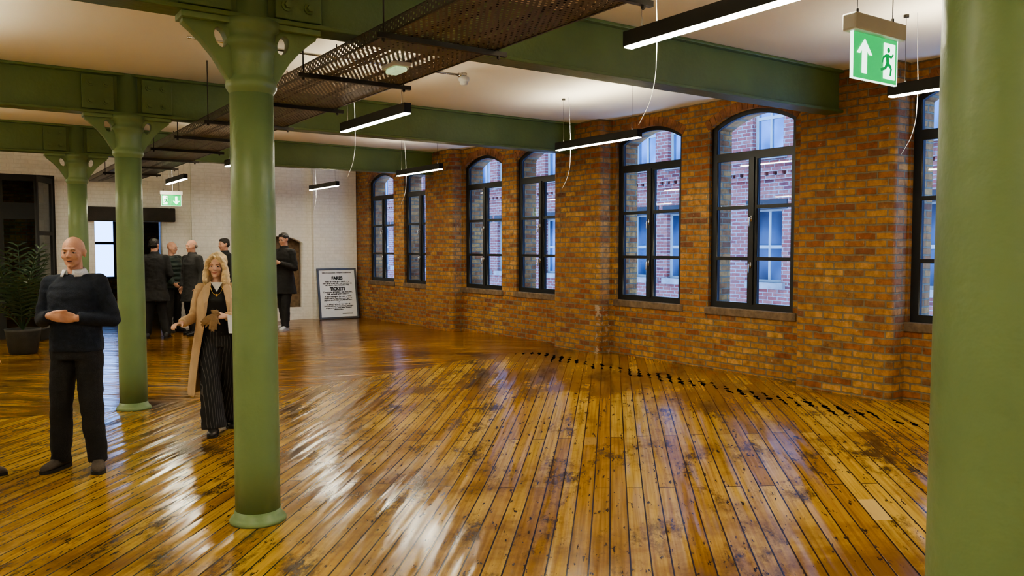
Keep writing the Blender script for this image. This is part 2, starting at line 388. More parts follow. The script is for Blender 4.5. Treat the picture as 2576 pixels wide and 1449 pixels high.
dl=bpy.data.objects.new('door_2',None); COL.objects.link(dl); dl.location=(1.5,17.36,0); dl.rotation_euler=(0,0,rad(-112))
bm=plate(rect(0,.85,.02,2.95),[rect(.08,.77,.2,.95),rect(.08,.77,1.02,1.9),rect(.08,.77,1.97,2.85)],0,.045,mapY)
bmo('door_leaf',bm,[M['matblack']],dl)
bm=bmesh.new(); box(bm,.07,.78,.02,.024,.15,2.88); bmo('door_glass',bm,[M['glass']],dl)
struct(dl,'open black steel glazed door leaf','door')

# ------------------------------------------------------------------ columns and beams
def bracket_mesh(sg):
    out=[(.09,2.60),(.135,2.655),(.175,2.72),(.225,2.80),(.29,2.875),(.35,2.93),(.395,2.965),(.395,BB),(.09,BB)]
    hol=[(.185+.034*math.cos(a)+.012*math.sin(a),2.905+.058*math.sin(a)) for a in [2*math.pi*i/14 for i in range(14)]]
    bm=plate([(sg*a,b_) for a,b_ in out],[[(sg*a,b_) for a,b_ in hol]],-.04,.04,mapY)
    box(bm,*(sorted((sg*.10,sg*.41))),-.08,.08,BB-.035,BB)
    return bm
cr=root('iron_column',(1.5,4.95,0),'round green painted cast iron column with bracketed capital','column',group='green cast iron columns')
bm=bmesh.new(); lathe(bm,[(.168,0),(.170,.012),(.160,.03),(.143,.042),(.136,.075)]); bmo('column_base',bm,[M['green']],cr,True)
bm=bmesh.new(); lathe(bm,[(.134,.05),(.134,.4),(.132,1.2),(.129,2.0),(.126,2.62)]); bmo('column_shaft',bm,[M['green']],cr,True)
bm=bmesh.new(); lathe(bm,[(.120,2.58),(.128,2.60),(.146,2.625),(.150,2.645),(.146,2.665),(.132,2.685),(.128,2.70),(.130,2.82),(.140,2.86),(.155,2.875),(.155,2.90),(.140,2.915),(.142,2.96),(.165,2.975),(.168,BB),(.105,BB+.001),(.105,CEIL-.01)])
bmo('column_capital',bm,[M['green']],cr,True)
for sg in (1,-1): bmo('bracket',bracket_mesh(sg),[M['green']],cr,bevel=.010)
YS=[4.95,9.15,13.35,.65]
for y in YS[1:]: copytree(cr,(1.5,y,0))
def hexbolt():
    bm=bmesh.new(); cyl(bm,(0,0,0),(0,-.012,0),.035,16); cyl(bm,(0,-.012,0),(0,-.035,0),.022,6); me=bpy.data.meshes.new('bolt'); bmesh.ops.recalc_face_normals(bm,faces=bm.faces); bm.to_mesh(me); bm.free(); me.materials.append(M['green_shaded']); return me
BOLT=hexbolt()
for y in YS:
    r=root('ceiling_beam',(1.5,y,BB),'deep riveted steel beam, its green paint darkened for shade','beam',group='green steel ceiling beams')
    bm=bmesh.new()
    x0,x1=-6.6,5.93; H_=CEIL-BB
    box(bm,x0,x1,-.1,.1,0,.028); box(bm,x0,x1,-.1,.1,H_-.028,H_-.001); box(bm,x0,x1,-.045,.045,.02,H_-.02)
    bmo('beam_section',bm,[M['green_shaded']],r,bevel=.006)
    bm=bmesh.new(); box(bm,-.42,-.13,-.075,-.04,.04,H_-.04); box(bm,.13,.42,-.075,-.04,.04,H_-.04); bmo('joint_plate',bm,[M['green_shaded']],r,bevel=.006)
    for bx in (-.34,-.2,.2,.34):
        for bz in (.12,.30):
            b2=bpy.data.objects.new('bolt',BOLT); COL.objects.link(b2); b2.parent=r; b2.location=(bx,-.074,bz)

# ------------------------------------------------------------------ pendants
def pendant():
    r=root('pendant_light',(3.27,7.06,2.845),'long black linear pendant lamp glowing warm white on thin wires','light',group='black linear pendant lamps')
    bm=bmesh.new(); L2=.71
    box(bm,-.034,-.026,-L2,L2,0,.085); box(bm,.026,.034,-L2,L2,0,.085); box(bm,-.034,.034,-L2,-L2+.006,0,.085); box(bm,-.034,.034,L2-.006,L2,0,.085); box(bm,-.03,.03,-L2,L2,.05,.056)
    bmo('lamp_housing',bm,[M['matblack']],r)
    bm=bmesh.new(); box(bm,-.028,.028,-L2+.006,L2-.006,-.008,.012); o=bmo('lamp_diffuser',bm,[M['diff']],r); o['label']='glowing frosted diffuser'
    bm=bmesh.new(); box(bm,-.024,.024,-L2+.01,L2-.01,.066,.078); o=bmo('lamp_uplight',bm,[M['diffup']],r)
    for y in (-L2+.12,L2-.12):
        bm=bmesh.new(); cyl(bm,(0,y,.07),(0,y,CEIL-2.845),.0017,6); cyl(bm,(0,y,.05),(0,y,.10),.006,8); cyl(bm,(0,y,CEIL-2.845-.02),(0,y,CEIL-2.845),.02,12); bmo('suspension_wire',bm,[M['rod']],r)
    bm=bmesh.new(); pts=[(.012,L2-.2,CEIL-2.845),(.04,L2-.19,.3),(.045,L2-.2,.05),(.045,L2-.19,-.2),(.03,L2-.16,-.34),(.0,L2-.1,-.46)]
    P=[]; 
    for i in range(len(pts)-1):
        for k in range(6):
            f=k/6; P.append(V(pts[i]).lerp(V(pts[i+1]),f))
    P.append(V(pts[-1])); 
    for _ in range(4): P=[P[0]]+[(P[i-1]+P[i]*2+P[i+1])/4 for i in range(1,len(P)-1)]+[P[-1]]
    tube(bm,P,.0022,6); o=bmo('loose_cable',bm,[M['whiteplastic']],r,True); o['label']='dangling white flex'
    return r
p0=pendant()
for x in (3.27,6.0,-.3,-3.0):  # rows left of the columns are unseen, added to brighten ceiling and floor
    for y in (-1.34,2.86,7.06,11.3,15.25):
        if (x,y)==(3.27,7.06): continue
        copytree(p0,(x,y,2.845))

# ------------------------------------------------------------------ cable tray
r=root('cable_tray',(2.4,8.0,2.88),'long brown perforated metal cable tray hung below the beams','cable tray')
bm=bmesh.new(); ya,yb=-8.0,8.6
vs=[bm.verts.new(p) for p in ((-.35,ya,0),(.35,ya,0),(.35,yb,0),(-.35,yb,0))]; bm.faces.new(vs)
for sx in (-.35,.35):
    bm.faces.new([bm.verts.new(p) for p in ((sx,ya,0),(sx,yb,0),(sx,yb,.075),(sx,ya,.075))])
bmo('tray_bottom',bm,[M['perf']],r,recalc=False)
bm=bmesh.new()
for sx in (-.35,.35):
    box(bm,min(sx,sx*.94),max(sx,sx*.94),ya,yb,.073,.078); box(bm,sx-.006,sx+.006,ya,yb,-.004,.008)
bmo('tray_side',bm,[M['tray_solid']],r)
for q,(cx,cr_) in enumerate(((-.2,.012),(-.13,.009),(.1,.013))):
    bm=bmesh.new(); P=[(cx+.02*math.sin(i*.7+q),ya+.1+i*(yb-ya-.2)/40,.014) for i in range(41)]; tube(bm,P,cr_,6); bmo('cable',bm,[M['matblack']],r,True)
for i in range(-4,9):
    y=4.2+1.27*i-8.0
    if y<-7.9 or y>8.4: continue
    bm=bmesh.new(); box(bm,-.42,.44,y-.015,y+.015,-.03,-.001)
    for x in (-.385,.385): cyl(bm,(x,y,-.05),(x,y,CEIL-2.88),.005,8); cyl(bm,(x,y,-.045),(x,y,-.03),.012,6)
    bmo('tray_hanger',bm,[M['rod']],r)
r=root('emergency_light',(2.42,4.86,2.8795),'small boxy emergency light fitting with pale green lens','light')
bm=bmesh.new(); box(bm,-.06,.06,-.1,.1,-.03,0); bmo('fitting_body',bm,[M['whiteplastic']],r,bevel=.008)
bm=bmesh.new(); box(bm,-.045,.045,-.08,.08,-.06,-.029); bmo('lens',bm,[M['gled']],r,bevel=.015)
r=root('smoke_detector',(4.2,6.95,3.30),'white round smoke detector on the end of steel conduit','smoke detector')
bm=bmesh.new(); lathe(bm,[(.052,.06),(.055,.03),(.05,.02),(.04,.018),(.04,.0),(.036,-.012),(.015,-.018)],24); bmo('detector_head',bm,[M['whiteplastic']],r,True)
bm=bmesh.new(); cyl(bm,(-2.6,0,.075),(-.05,0,.075),.011,10); cyl(bm,(-.06,0,.075),(.0,0,.075),.022,10); cyl(bm,(0,0,.05),(0,0,.10),.03,12); o=bmo('conduit',bm,[M['chrome']],r,True); o['label']='galvanised conduit'
for x in (-2.3,-1.2,-.3):
    bm=bmesh.new(); cyl(bm,(x,0,.075),(x,0,.14),.008,8); bmo('conduit_clip',bm,[M['rod']],r)

# ------------------------------------------------------------------ exit signs
M['sgreen2']=mk('figure_green',(.004,.28,.07),.4,var=.02,emis=1.0)
def exit_sign(loc,up):
    r=root('exit_sign',loc,'lit green exit sign with running figure and %s arrow'%('upward' if up else 'downward'),'exit sign')
    bm=bmesh.new(); box(bm,-.20,.20,-.035,.035,.10,.175); bmo('sign_housing',bm,[M['whiteplastic']],r,bevel=.008)
    bm=bmesh.new(); box(bm,-.172,.172,-.006,.006,-.10,.10); bmo('sign_panel',bm,[M['sgreen']],r,bevel=.002)
    bm=bmesh.new()
    for a in ((-.176,.176,-.104,-.1),(-.176,-.172,-.1,.1),(.172,.176,-.1,.1)): box(bm,a[0],a[1],-.007,.007,a[2],a[3])
    bmo('panel_edge',bm,[M['swhite']],r)
    sg=1 if up else -1; ax=-.088 if up else .088; fx_=.088 if up else -.088
    A=[(0,.075),(.058,.01),(.035,.01),(.018,.03),(.018,-.075),(-.018,-.075),(-.018,.03),(-.035,.01),(-.058,.01)]
    bmo('arrow_symbol',plate([(ax+a,sg*b_) for a,b_ in A],[],-.009,-.006,mapY),[M['swhite']],r)
    bmo('door_symbol',plate(rect(fx_-.025 if up else fx_-.065,fx_+.065 if up else fx_+.02,-.08,.08),[],-.009,-.006,mapY),[M['swhite']],r)
    F=bmesh.new()
    def seg2(p,q,w0_,w1_,y=-.0115):
        p=V((p[0],y,p[1]));q=V((q[0],y,q[1])); d=(q-p).normalized(); n=V((-d.z,0,d.x))
        f=[F.verts.new(v) for v in (p+n*w0_,q+n*w1_,q-n*w1_,p-n*w0_)]; F.faces.new(f)
    f0=fx_
    seg2((f0-.004,.030),(f0+.0,-.012),.014,.012)
    seg2((f0,-.010),(f0+.03,-.030),.010,.008); seg2((f0+.03,-.028),(f0+.022,-.066),.008,.006)
    seg2((f0-.0,-.010),(f0-.022,-.038),.010,.008); seg2((f0-.022,-.036),(f0-.055,-.045),.007,.006)
    seg2((f0-.004,.026),(f0+.032,.018),.007,.006); seg2((f0+.03,.018),(f0+.045,.036),.005,.005)
    seg2((f0-.008,.026),(f0-.035,.012),.007,.006); seg2((f0-.034,.014),(f0-.042,-.012),.005,.005)
    hv=[F.verts.new((f0+.006+.0125*math.cos(2*math.pi*i/14),-.0115,.049+.0125*math.sin(2*math.pi*i/14))) for i in range(14)]; F.faces.new(hv)
    bmo('running_figure_symbol',F,[M['sgreen2']],r)
    for x in (-.14,.14):
        bm=bmesh.new(); cyl(bm,(x,0,.17),(x,0,CEIL-loc[2]),.0022,6); cyl(bm,(x,0,.175),(x,0,.20),.007,8); bmo('suspension_wire',bm,[M['rod']],r)
    return r
exit_sign((3.45,2.13,2.53),True)
exit_sign((3.38,16.2,2.56),False)

# ------------------------------------------------------------------ notice
r=root('framed_notice',(7.03,17.0,fh(7.0,17.02)+.005),'framed printed fares and tickets notice leaning against white wall','notice board'); r.rotation_euler=(rad(-9),0,0)
bm=plate(rect(-.46,.46,0,1.13),[rect(-.42,.42,.04,1.09)],-.02,.02,mapY); bmo('notice_frame',bm,[M['sfr']],r)
bm=bmesh.new(); box(bm,-.43,.43,-.004,.015,.03,1.1); bmo('notice_sheet',bm,[M['paper']],r)
def text(s,size,loc,par,mat_,bold=.0,name='lettering',rot=(rad(90),0,0),sp=1.0):
    cu=bpy.data.curves.new('t','FONT'); cu.body=s; cu.size=size; cu.align_x='CENTER'; cu.align_y='CENTER'; cu.offset=bold; cu.extrude=.0008; cu.space_line=sp
    o=bpy.data.objects.new('t',cu); COL.objects.link(o); me=evalmesh(o); bpy.data.objects.remove(o)
    o=newobj(name,me,par,[mat_]); o.location=loc; o.rotation_euler=rot; return o
tx=[("Salford Corporation Transport Department.",.038,1.03,.001),("FARES",.095,.905,.005),
("Notice is hereby given that the new\nScale of Fares will come into operation on\nMONDAY, 12th JANUARY, 1948.",.040,.79,.0014),
("TICKETS",.095,.665,.005),("Commencing MONDAY, 12th JANUARY,\n1948, and until further notice:—",.040,.575,.0014),
("A ticket bearing the face value of ONE\nPENNY will be issued to a passenger on\npayment of a THREE HALFPENNY Fare.",.040,.455,.0014),
("and",.034,.375,.001),
("A ticket bearing the face value of\nTWOPENCE will be issued to a passenger\non payment of a TWOPENCE HALF-\nPENNY Fare.",.040,.265,.0014)]
for s,sz,z,bd in tx: text(s,sz,(0,-.007,z),r,M['ink'],bd)
text("A. MACDONALD.",.032,(.2,-.007,.11),r,M['ink'],.0012)

# ------------------------------------------------------------------ opposite building
EX=13.0
r=root('brick_building',(EX,16,0),'red brick warehouse facade with stone sills seen through the windows','building')
wy=[]
for k in range(-2,6): wy+= [9.1+3.4*k,10.2+3.4*k]
rows=[(1.0,2.42),(3.5,5.0)]
bm=bmesh.new(); prev=-15.0
for y in wy:
    yy=y-16
    box(bm,0,.3,prev,yy-.36,-2.5,6.6)
    for z0,z1 in ((-2.5,1.0),(2.42,3.5),(5.0,6.6)): box(bm,0,.3,yy-.36,yy+.36,z0,z1)
    prev=yy+.36
box(bm,0,.3,prev,18,-2.5,6.6)
bmo('facade',bm,[M['brick_ext']],r)
bm=bmesh.new(); box(bm,-.05,.0,-15,18,2.98,3.06); 
for i in range(160): box(bm,-.09,0,-15+i*.2,-15+i*.2+.1,3.06,3.13)
box(bm,-.1,0,-15,18,3.13,3.2); bmo('dentil_band',bm,[M['brick_ext']],r)
fm=plate(rect(-.36,.36,0,1.5),[rect(-.31,-.02,.05,.66),rect(.02,.31,.05,.66),rect(-.31,-.02,.72,1.38),rect(.02,.31,.72,1.38)],.1,.16,mapX); fme=bpy.data.meshes.new('frame'); bmesh.ops.recalc_face_normals(fm,faces=fm.faces); fm.to_mesh(fme); fm.free(); fme.materials.append(M['extframe'])
gm=bmesh.new(); box(gm,.13,.14,-.36,.36,0,1.42); gme=bpy.data.meshes.new('pane'); gm.to_mesh(gme); gm.free(); gme.materials.append(M['extglass'])
sm=bmesh.new(); box(sm,-.08,.1,-.45,.45,-.12,0); sme=bpy.data.meshes.new('sill'); sm.to_mesh(sme); sm.free(); sme.materials.append(M['extstone'])
lm=bmesh.new(); box(lm,-.03,.1,-.48,.48,1.42,1.6); lme=bpy.data.meshes.new('lintel'); lm.to_mesh(lme); lm.free(); lme.materials.append(M['extdark'])
for y in wy:
    for z0,z1 in rows:
        w=bpy.data.objects.new('facade_window',fme); COL.objects.link(w); w.parent=r; w.location=(0,y-16,z0)
        for nm,me in (('pane',gme),('sill',sme),('lintel',lme)):
            q=bpy.data.objects.new(nm,me); COL.objects.link(q); q.parent=w

# ------------------------------------------------------------------ plant
r=root('potted_palm',(.86,14.9,0),'dark leafy potted palm in a grey planter beside glazed screen','plant')
bm=bmesh.new(); lathe(bm,[(.17,0),(.2,.02),(.25,.36),(.26,.40),(.235,.40),(.225,.34)],28); bmo('planter',bm,[M['planter']],r,True)
bm=bmesh.new(); ell(bm,(0,0,.34),(.22,.22,.03)); bmo('soil',bm,[M['soil']],r,True)
bm=bmesh.new()
for i in range(22):
    a=i*2.4; tilt=.10+.75*((i*7)%22)/22; Ln=random.uniform(1.1,1.45); d=V((math.cos(a),math.sin(a),0)); pts=[]
    for k in range(15):
        s=k/14; pts.append(d*(Ln*math.sin(tilt)*s*.8+.12*s*s*Ln)+V((0,0,.36+Ln*math.cos(tilt*.8)*s-.35*Ln*s*s*tilt)))
    tube(bm,pts,.006,5)
    for k in range(3,15):
        p=pts[k]; tn=(pts[k]-pts[k-1]).normalized(); sd=tn.cross(V((0,0,1))+d*.01).normalized(); ll=.30*math.sin(math.pi*(k-1)/15)+.06
        for sg in (1,-1):
            e=p+sd*sg*ll*.8+tn*ll*.6-V((0,0,ll*.25)); w_=tn*.014
            f=[bm.verts.new(v) for v in (p-w_,p+w_,p.lerp(e,.6)+w_+V((0,0,.02)),e,p.lerp(e,.6)-w_+V((0,0,.02)))]; bm.faces.new(f)
bmo('fronds',bm,[M['plant']],r,recalc=False)

# ------------------------------------------------------------------ people
def remesh(name,bm,vox,mats,parent,it=2,post=None,wr=0,wf=9,seedv=0.):
    bmesh.ops.recalc_face_normals(bm,faces=bm.faces)
    me=bpy.data.meshes.new('tmp'); bm.to_mesh(me); bm.free()
    o=bpy.data.objects.new('tmp',me); COL.objects.link(o)
    rm=o.modifiers.new('r','REMESH'); rm.mode='VOXEL'; rm.voxel_size=vox
    sm_=o.modifiers.new('s','SMOOTH'); sm_.iterations=it; sm_.factor=.5
    m2=evalmesh(o); bpy.data.objects.remove(o); bpy.data.meshes.remove(me)
    if wr:
        m2.update()
        nr=[v.normal.copy() for v in m2.vertices]
        for v,n in zip(m2.vertices,nr):
            c=v.co; k=noise.noise(V((c.x*wf+seedv,c.y*wf,c.z*wf*1.7)))+.5*noise.noise(V((c.x*wf*2.3,c.y*wf*2.3+seedv,c.z*wf*3.5)))
            v.co=c+n*k*wr
    o=newobj(name,m2,parent,mats,True)
    if post: post(m2)
    return o
def hand(bm,w,d,n,ts,curl=35,sc=1.0,thc=20,tf=.65):
    w=V(w); d=V(d).normalized(); n=V(n); n=(n-d*n.dot(d)).normalized(); ts=V(ts); ts=(ts-d*ts.dot(d)-n*ts.dot(n)).normalized()
    loft(bm,[(w+d*a*sc,ts*b_*sc,n*c_*sc) for a,b_,c_ in ((-.02,.024,.019),(.0,.026,.018),(.03,.036,.017),(.06,.041,.015),(.085,.040,.012),(.093,.036,.008))],14)
    for off,ln in ((.030,.072),(.010,.080),(-.010,.075),(-.029,.060)):
        p=w+(d*.082+ts*off)*sc; dd_=d+ts*off*1.5; dd_.normalize(); ang=0; r0=.0092*sc
        for fr_ in (.45,.30,.25):
            ang+=rad(curl); dir_=dd_*math.cos(ang)+n*math.sin(ang); q=p+dir_*ln*fr_*sc; capsule(bm,p,q,r0,r0*.93,8); p=q; r0*=.92
    p=w+(d*.022+ts*.026)*sc; a_=(d*.62+ts*tf+n*(.35 if tf>.5 else -.05)).normalized(); r0=.0135*sc
    for k,ln in enumerate((.042,.034,.028)):
        dir_=(a_*math.cos(rad(thc*k))+(d*.8+n*.6).normalized()*math.sin(rad(thc*k))).normalized(); q=p+dir_*ln*sc; capsule(bm,p,q,r0,r0*.88,8); p=q; r0*=.86
def head(bm,Mh,fem=False):
    e=lambda c_,r_: ell(bm,c_,r_,Mh)
    cp=lambda a,b_,r1,r2: capsule(bm,Mh@V(a),Mh@V(b_),r1,r2,10)
    jw=.9 if fem else 1
    e((0,.016,.030),(.074,.093,.087)); e((0,-.018,-.015),(.063*jw+.002,.070,.086)); e((0,-.026,-.068),(.051*jw,.055,.042)); e((0,-.066,-.097),(.021,.017,.016))
    cp((-.032,-.077,.024),(.032,-.077,.024),.011,.011)
    cp((0,-.083,.012),(0,-.100,-.024),.0075,.0115); e((.0105,-.091,-.029),(.008,.009,.007)); e((-.0105,-.091,-.029),(.008,.009,.007))
    for s in (1,-1):
        e((s*.040,-.058,-.028),(.022,.022,.022)); e((s*.076,.014,-.006),(.010,.019,.031)); e((s*.079,.02,.006),(.009,.017,.02))
        cp((0,-.0825,-.0585),(s*.021,-.072,-.0545),.0058,.004); cp((0,-.0815,-.069),(s*.018,-.072,-.062),.0068,.004)
def person(label,loc,yaw,H,mats,J,vox=.012,w=1.0,fem=False,hairs=None,hem=.9,topinf=.016,wide=False,puffer=False,coat=False,openm=False,torsocol=None,group=None,tf=.65):
    r=root('person',loc,label,'person',group,rz=rad(yaw)); s_=H/1.75; r.scale=(s_,s_,s_)
    g_=lambda k,d_: V(J.get(k,d_))
    shx=.175*w
    K={}
    for sd,sg in (('R',-1),('L',1)):
        K['sh'+sd]=g_('sh'+sd,(sg*shx,.005,1.405)); K['el'+sd]=g_('el'+sd,(sg*(.235*w+.01),.03,1.12)); K['wr'+sd]=g_('wr'+sd,(sg*.23*w,-.06,.875))
        K['hip'+sd]=g_('hip'+sd,(sg*.088,.0,.90)); K['kn'+sd]=g_('kn'+sd,(sg*.10,-.015,.49)); K['an'+sd]=g_('an'+sd,(sg*.115,.02,.09))
    hy,hp,hr=J.get('head',(0,0,0)); hc=V(J.get('hc',(0,-.015,1.633)))
    Mh=Matrix.Translation(hc)@Matrix.Rotation(rad(hy),4,'Z')@Matrix.Rotation(rad(hp),4,'X')@Matrix.Rotation(rad(hr),4,'Y')
    Mi=Mh.inverted()
    X=V((1,0,0));Y=V((0,1,0))
    def torso(bm,inf,z0,z1,flare=0):
        pr=[(.40,.17,.13,0),(.62,.17,.13,0),(.84,.165,.115,.005),(.93,.168,.118,.005),(1.05,.156,.112,0),(1.18,.163,.116,0),(1.30,.172,.120,.0),(1.38,.165,.105,.005),(1.435,.125,.080,.012),(1.475,.075,.066,.012),(1.50,.058,.058,.008)]
        if fem: pr=[(z,a*(.95 if z<.96 else .84),b_*(1.0 if 1.2<z<1.35 else .9),c_-(.012 if 1.2<z<1.35 else 0)) for z,a,b_,c_ in pr]
        else: pr=[(z,a*(w if z<1.4 else 1),b_*(w if z<1.4 else 1),c_) for z,a,b_,c_ in pr]
        def at(z):
            for p,q in zip(pr,pr[1:]):
                if p[0]<=z<=q[0]:
                    f=(z-p[0])/(q[0]-p[0]); return tuple(p[i]+(q[i]-p[i])*f for i in range(1,4))
            return pr[-1][1:]
        zs=[z0]+[p[0] for p in pr if z0<p[0]<z1]+[z1]
        rg=[]
        for z in zs:
            a,b_,c_=at(z); fl=flare*max(0,(.95-z)); rg.append((V((0,c_,z)),X*(a+inf+fl),Y*(b_+inf+fl*.8)))
        loft(bm,rg,28)
    bm=bmesh.new(); torso(bm,-.006,.86,1.495)
    capsule(bm,(0,.012,1.45),Mh@V((0,.022,-.05)),.054 if not fem else .045,.052 if not fem else .044,14)
    for sd,sg in (('R',-1),('L',1)):
        capsule(bm,(0.06*sg,.01,1.42),K['sh'+sd],.05,.05); capsule(bm,K['sh'+sd],K['el'+sd],.048*w,.038*w); capsule(bm,K['el'+sd],K['wr'+sd],.038*w,.026*w)
        capsule(bm,K['hip'+sd],K['kn'+sd],.083,.054); capsule(bm,K['kn'+sd],K['an'+sd],.053,.036)
        dr=(K['wr'+sd]-K['el'+sd]).normalized()
        hd=J.get('hand'+sd,(tuple(dr),(-sg,0,0),(0,-1,.1),22)); hand(bm,K['wr'+sd],*hd[:3],curl=hd[3],sc=.92 if fem else 1.0,tf=tf)
        ty=J.get('toe'+sd,sg*12); fd=V((math.sin(rad(ty)),-math.cos(rad(ty)),0))
        capsule(bm,K['an'+sd]-V((0,0,.045)),K['an'+sd]-V((0,0,.055))+fd*.12,.03,.022)
    head(bm,Mh,fem)
    def post(me):
        for v in me.vertices:
            q=Mi@v.co
            if q.y<-.04 and abs(q.z)<.12 and abs(q.x)<.08:
                dy=0
                for ex in (-.031,.031): dy+=.008*math.exp(-(((q.x-ex)/.015)**2+((q.z-.001)/.009)**2))
                if openm: dy+=.010*math.exp(-((q.x/.015)**2+((q.z+.063)/.005)**2))
                if dy: v.co=Mh@(q+V((0,dy,0)))
        for p in me.polygons:
            q=Mi@p.center
            if q.y<-.06:
                zc=-.0635+9*q.x*q.x; d1=(q.x/.022)**2+((q.z-zc)/.0095)**2
                if openm and (q.x/.015)**2+((q.z+.0635)/.0048)**2<1: p.material_index=2
                elif d1<1: p.material_index=1
    remesh('body',bm,vox,[mats['skin'],M['lip'],M['mouth']],r,post=post)
    for ex in (-.031,.031):
        sg=1 if ex>0 else -1; ec=V((ex,-.0675,.001))
        bm=bmesh.new(); ell(bm,ec,(.0120,.0120,.0115),Mh,3)
        for f in bm.faces:
            q=Mi@f.calc_center_median(); 
            if math.hypot(q.x-ex,q.z-.001)<.0062 and q.y<-.067: f.material_index=1
        bmo('eye',bm,[M['eyew'],M['iris']],r,True,recalc=False)
        bm=bmesh.new(); ell(bm,ec,(.0142,.0136,.0135),Mh,3)
        kill=[]
        for f in bm.faces:
            q=Mi@f.calc_center_median()-ec
            if -.0058<q.z<.0040: kill.append(f)
        bmesh.ops.delete(bm,geom=kill,context='FACES'); bmo('eyelid',bm,[mats['skin']],r,True,recalc=False)
        bm=bmesh.new()
        tube(bm,[Mh@V((ex-sg*.014,-.0875,.020)),Mh@V((ex,-.0875,.0245)),Mh@V((ex+sg*.016,-.080,.020))],.0028,6); bmo('eyebrow',bm,[mats.get('brow',mats.get('hair',M['brow']))],r,True)
    bm=bmesh.new(); torso(bm,.010,.84,1.0)
    kr,ar=(.078*w,.068*w) if not wide else (.098,.115)
    for sd in 'RL':
        capsule(bm,K['hip'+sd],K['kn'+sd],.098*w if not wide else .105,kr,16)
        a=K['an'+sd]-V((0,0,.03)); capsule(bm,K['kn'+sd],a,kr,ar,16,True,False)
    remesh('trousers',bm,max(vox,.009),[mats['bottom']],r,wr=.008,wf=8,seedv=loc[0])
    bm=bmesh.new(); tt=torsocol or mats['top']
    if coat=='open':
        torso(bm,.010,.95,1.462); remesh('blouse',bm,max(vox,.008),[tt],r,wr=.003,wf=9)
        cb_=bmesh.new()
        pr=[(1.475,.072,.062,42),(1.455,.105,.078,36),(1.425,.155,.098,33),(1.36,.185,.125,34),(1.25,.19,.150,34),(1.12,.19,.165,34),(.97,.215,.190,38),(.8,.245,.215,42),(.6,.268,.235,45),(.45,.280,.245,46),(.36,.285,.25,46)]
        G=[];n_=44
        for z,a,b_,gp in pr:
            row=[]
            for i in range(n_+1):
                an=rad(gp+(360-2*gp)*i/n_); fold=1+.035*math.sin(an*7+z*3)*max(0,(1.1-z))*1.3
                row.append(cb_.verts.new((a*fold*math.sin(an),.01-b_*fold*math.cos(an),z+.0)))
            G.append(row)
        for ra,rb in zip(G,G[1:]):
            for i in range(n_): cb_.faces.new((ra[i],ra[i+1],rb[i+1],rb[i]))
        co=bmo('coat',cb_,[mats['top']],r,True); so=co.modifiers.new('s','SOLIDIFY'); so.thickness=.014; so.offset=0; su=co.modifiers.new('u','SUBSURF'); su.levels=1; su.render_levels=1
        for sg in (1,-1):
            bm=bmesh.new(); pts=[(.05,-.052,1.49),(.12,-.085,1.44),(.135,-.135,1.34),(.118,-.158,1.27),(.105,-.155,1.14),(.095,-.150,1.18),(.080,-.135,1.3),(.055,-.095,1.42)]
            f=bm.faces.new([bm.verts.new((sg*x,y-.008,z)) for x,y,z in pts]); ex_=bmesh.ops.extrude_face_region(bm,geom=[f]); bmesh.ops.translate(bm,verts=[v for v in ex_['geom'] if isinstance(v,bmesh.types.BMVert)],vec=(0,.012,0))
            bmo('lapel',bm,[mats['top']],co,bevel=.004)
        for sd,sg in (('R',-1),('L',1)):
            bm=bmesh.new(); capsule(bm,(sg*.1,.01,1.40),K['sh'+sd],.055,.060,16); capsule(bm,K['sh'+sd],K['el'+sd],.062,.055,16)
            e_=K['wr'+sd]+(K['el'+sd]-K['wr'+sd]).normalized()*.02; capsule(bm,K['el'+sd],e_,.055,.047,16,True,False)
            remesh('sleeve',bm,max(vox,.009),[mats['top']],co,wr=.007,wf=11,seedv=sg)
        for z in (1.0,.86):
            bm=bmesh.new(); cyl(bm,(0,0,0),(0,-.008,0),.014,12); bmo('button',bm,[M['matblack']],co,loc=(.165,-.155-.03*(1-z),z))
    else:
        torso(bm,topinf,hem,1.47,flare=.18 if coat else 0)
        for sd,sg in (('R',-1),('L',1)):
            capsule(bm,(sg*.07,.01,1.415),K['sh'+sd],.052+topinf*.6,.046+topinf,14); capsule(bm,K['sh'+sd],K['el'+sd],.047*w+topinf,.038*w+topinf,14)
            e_=K['wr'+sd]+(K['el'+sd]-K['wr'+sd]).normalized()*.012; capsule(bm,K['el'+sd],e_,.038*w+topinf,.028+topinf*.7,14,True,False)
        if coat: loft(bm,[(V((0,.015,1.44)),X*.1,Y*.09),(V((0,.01,1.50)),X*.078,Y*.075),(V((0,.008,1.525)),X*.073,Y*.07)],20)
        def pf(me):
            if puffer:
                me.update(); nr=[v.normal.copy() for v in me.vertices]
                for v,n in zip(me.vertices,nr): v.co=v.co+n*.012*abs(math.sin(v.co.z*math.pi/.09))
        remesh('jacket' if coat or puffer else 'jumper',bm,max(vox,.009),[tt],r,post=pf,wr=.009,wf=9,seedv=loc[1])
    for sd,sg in (('R',-1),('L',1)):
        ty=J.get('toe'+sd,sg*12); fd=V((math.sin(rad(ty)),-math.cos(rad(ty)),0)); sv=V((fd.y,-fd.x,0)); a=K['an'+sd]-V((0,0,.09)); U=V((0,0,1))
        bm=bmesh.new()
        loft(bm,[(a+fd*f_+U*(.012+h_/2),sv*hw2,U*h_/2) for f_,hw2,h_ in ((-.088,.02,.04),(-.078,.034,.085),(-.05,.040,.112),(-.01,.042,.115),(.03,.042,.095),(.08,.047,.072),(.13,.048,.058),(.165,.040,.048),(.188,.024,.036),(.196,.010,.02))],18)
        capsule(bm,a+U*.06,a+U*.125,.044,.046,14,True,False)
        so=remesh('shoe',bm,.007,[mats['shoe']],r)
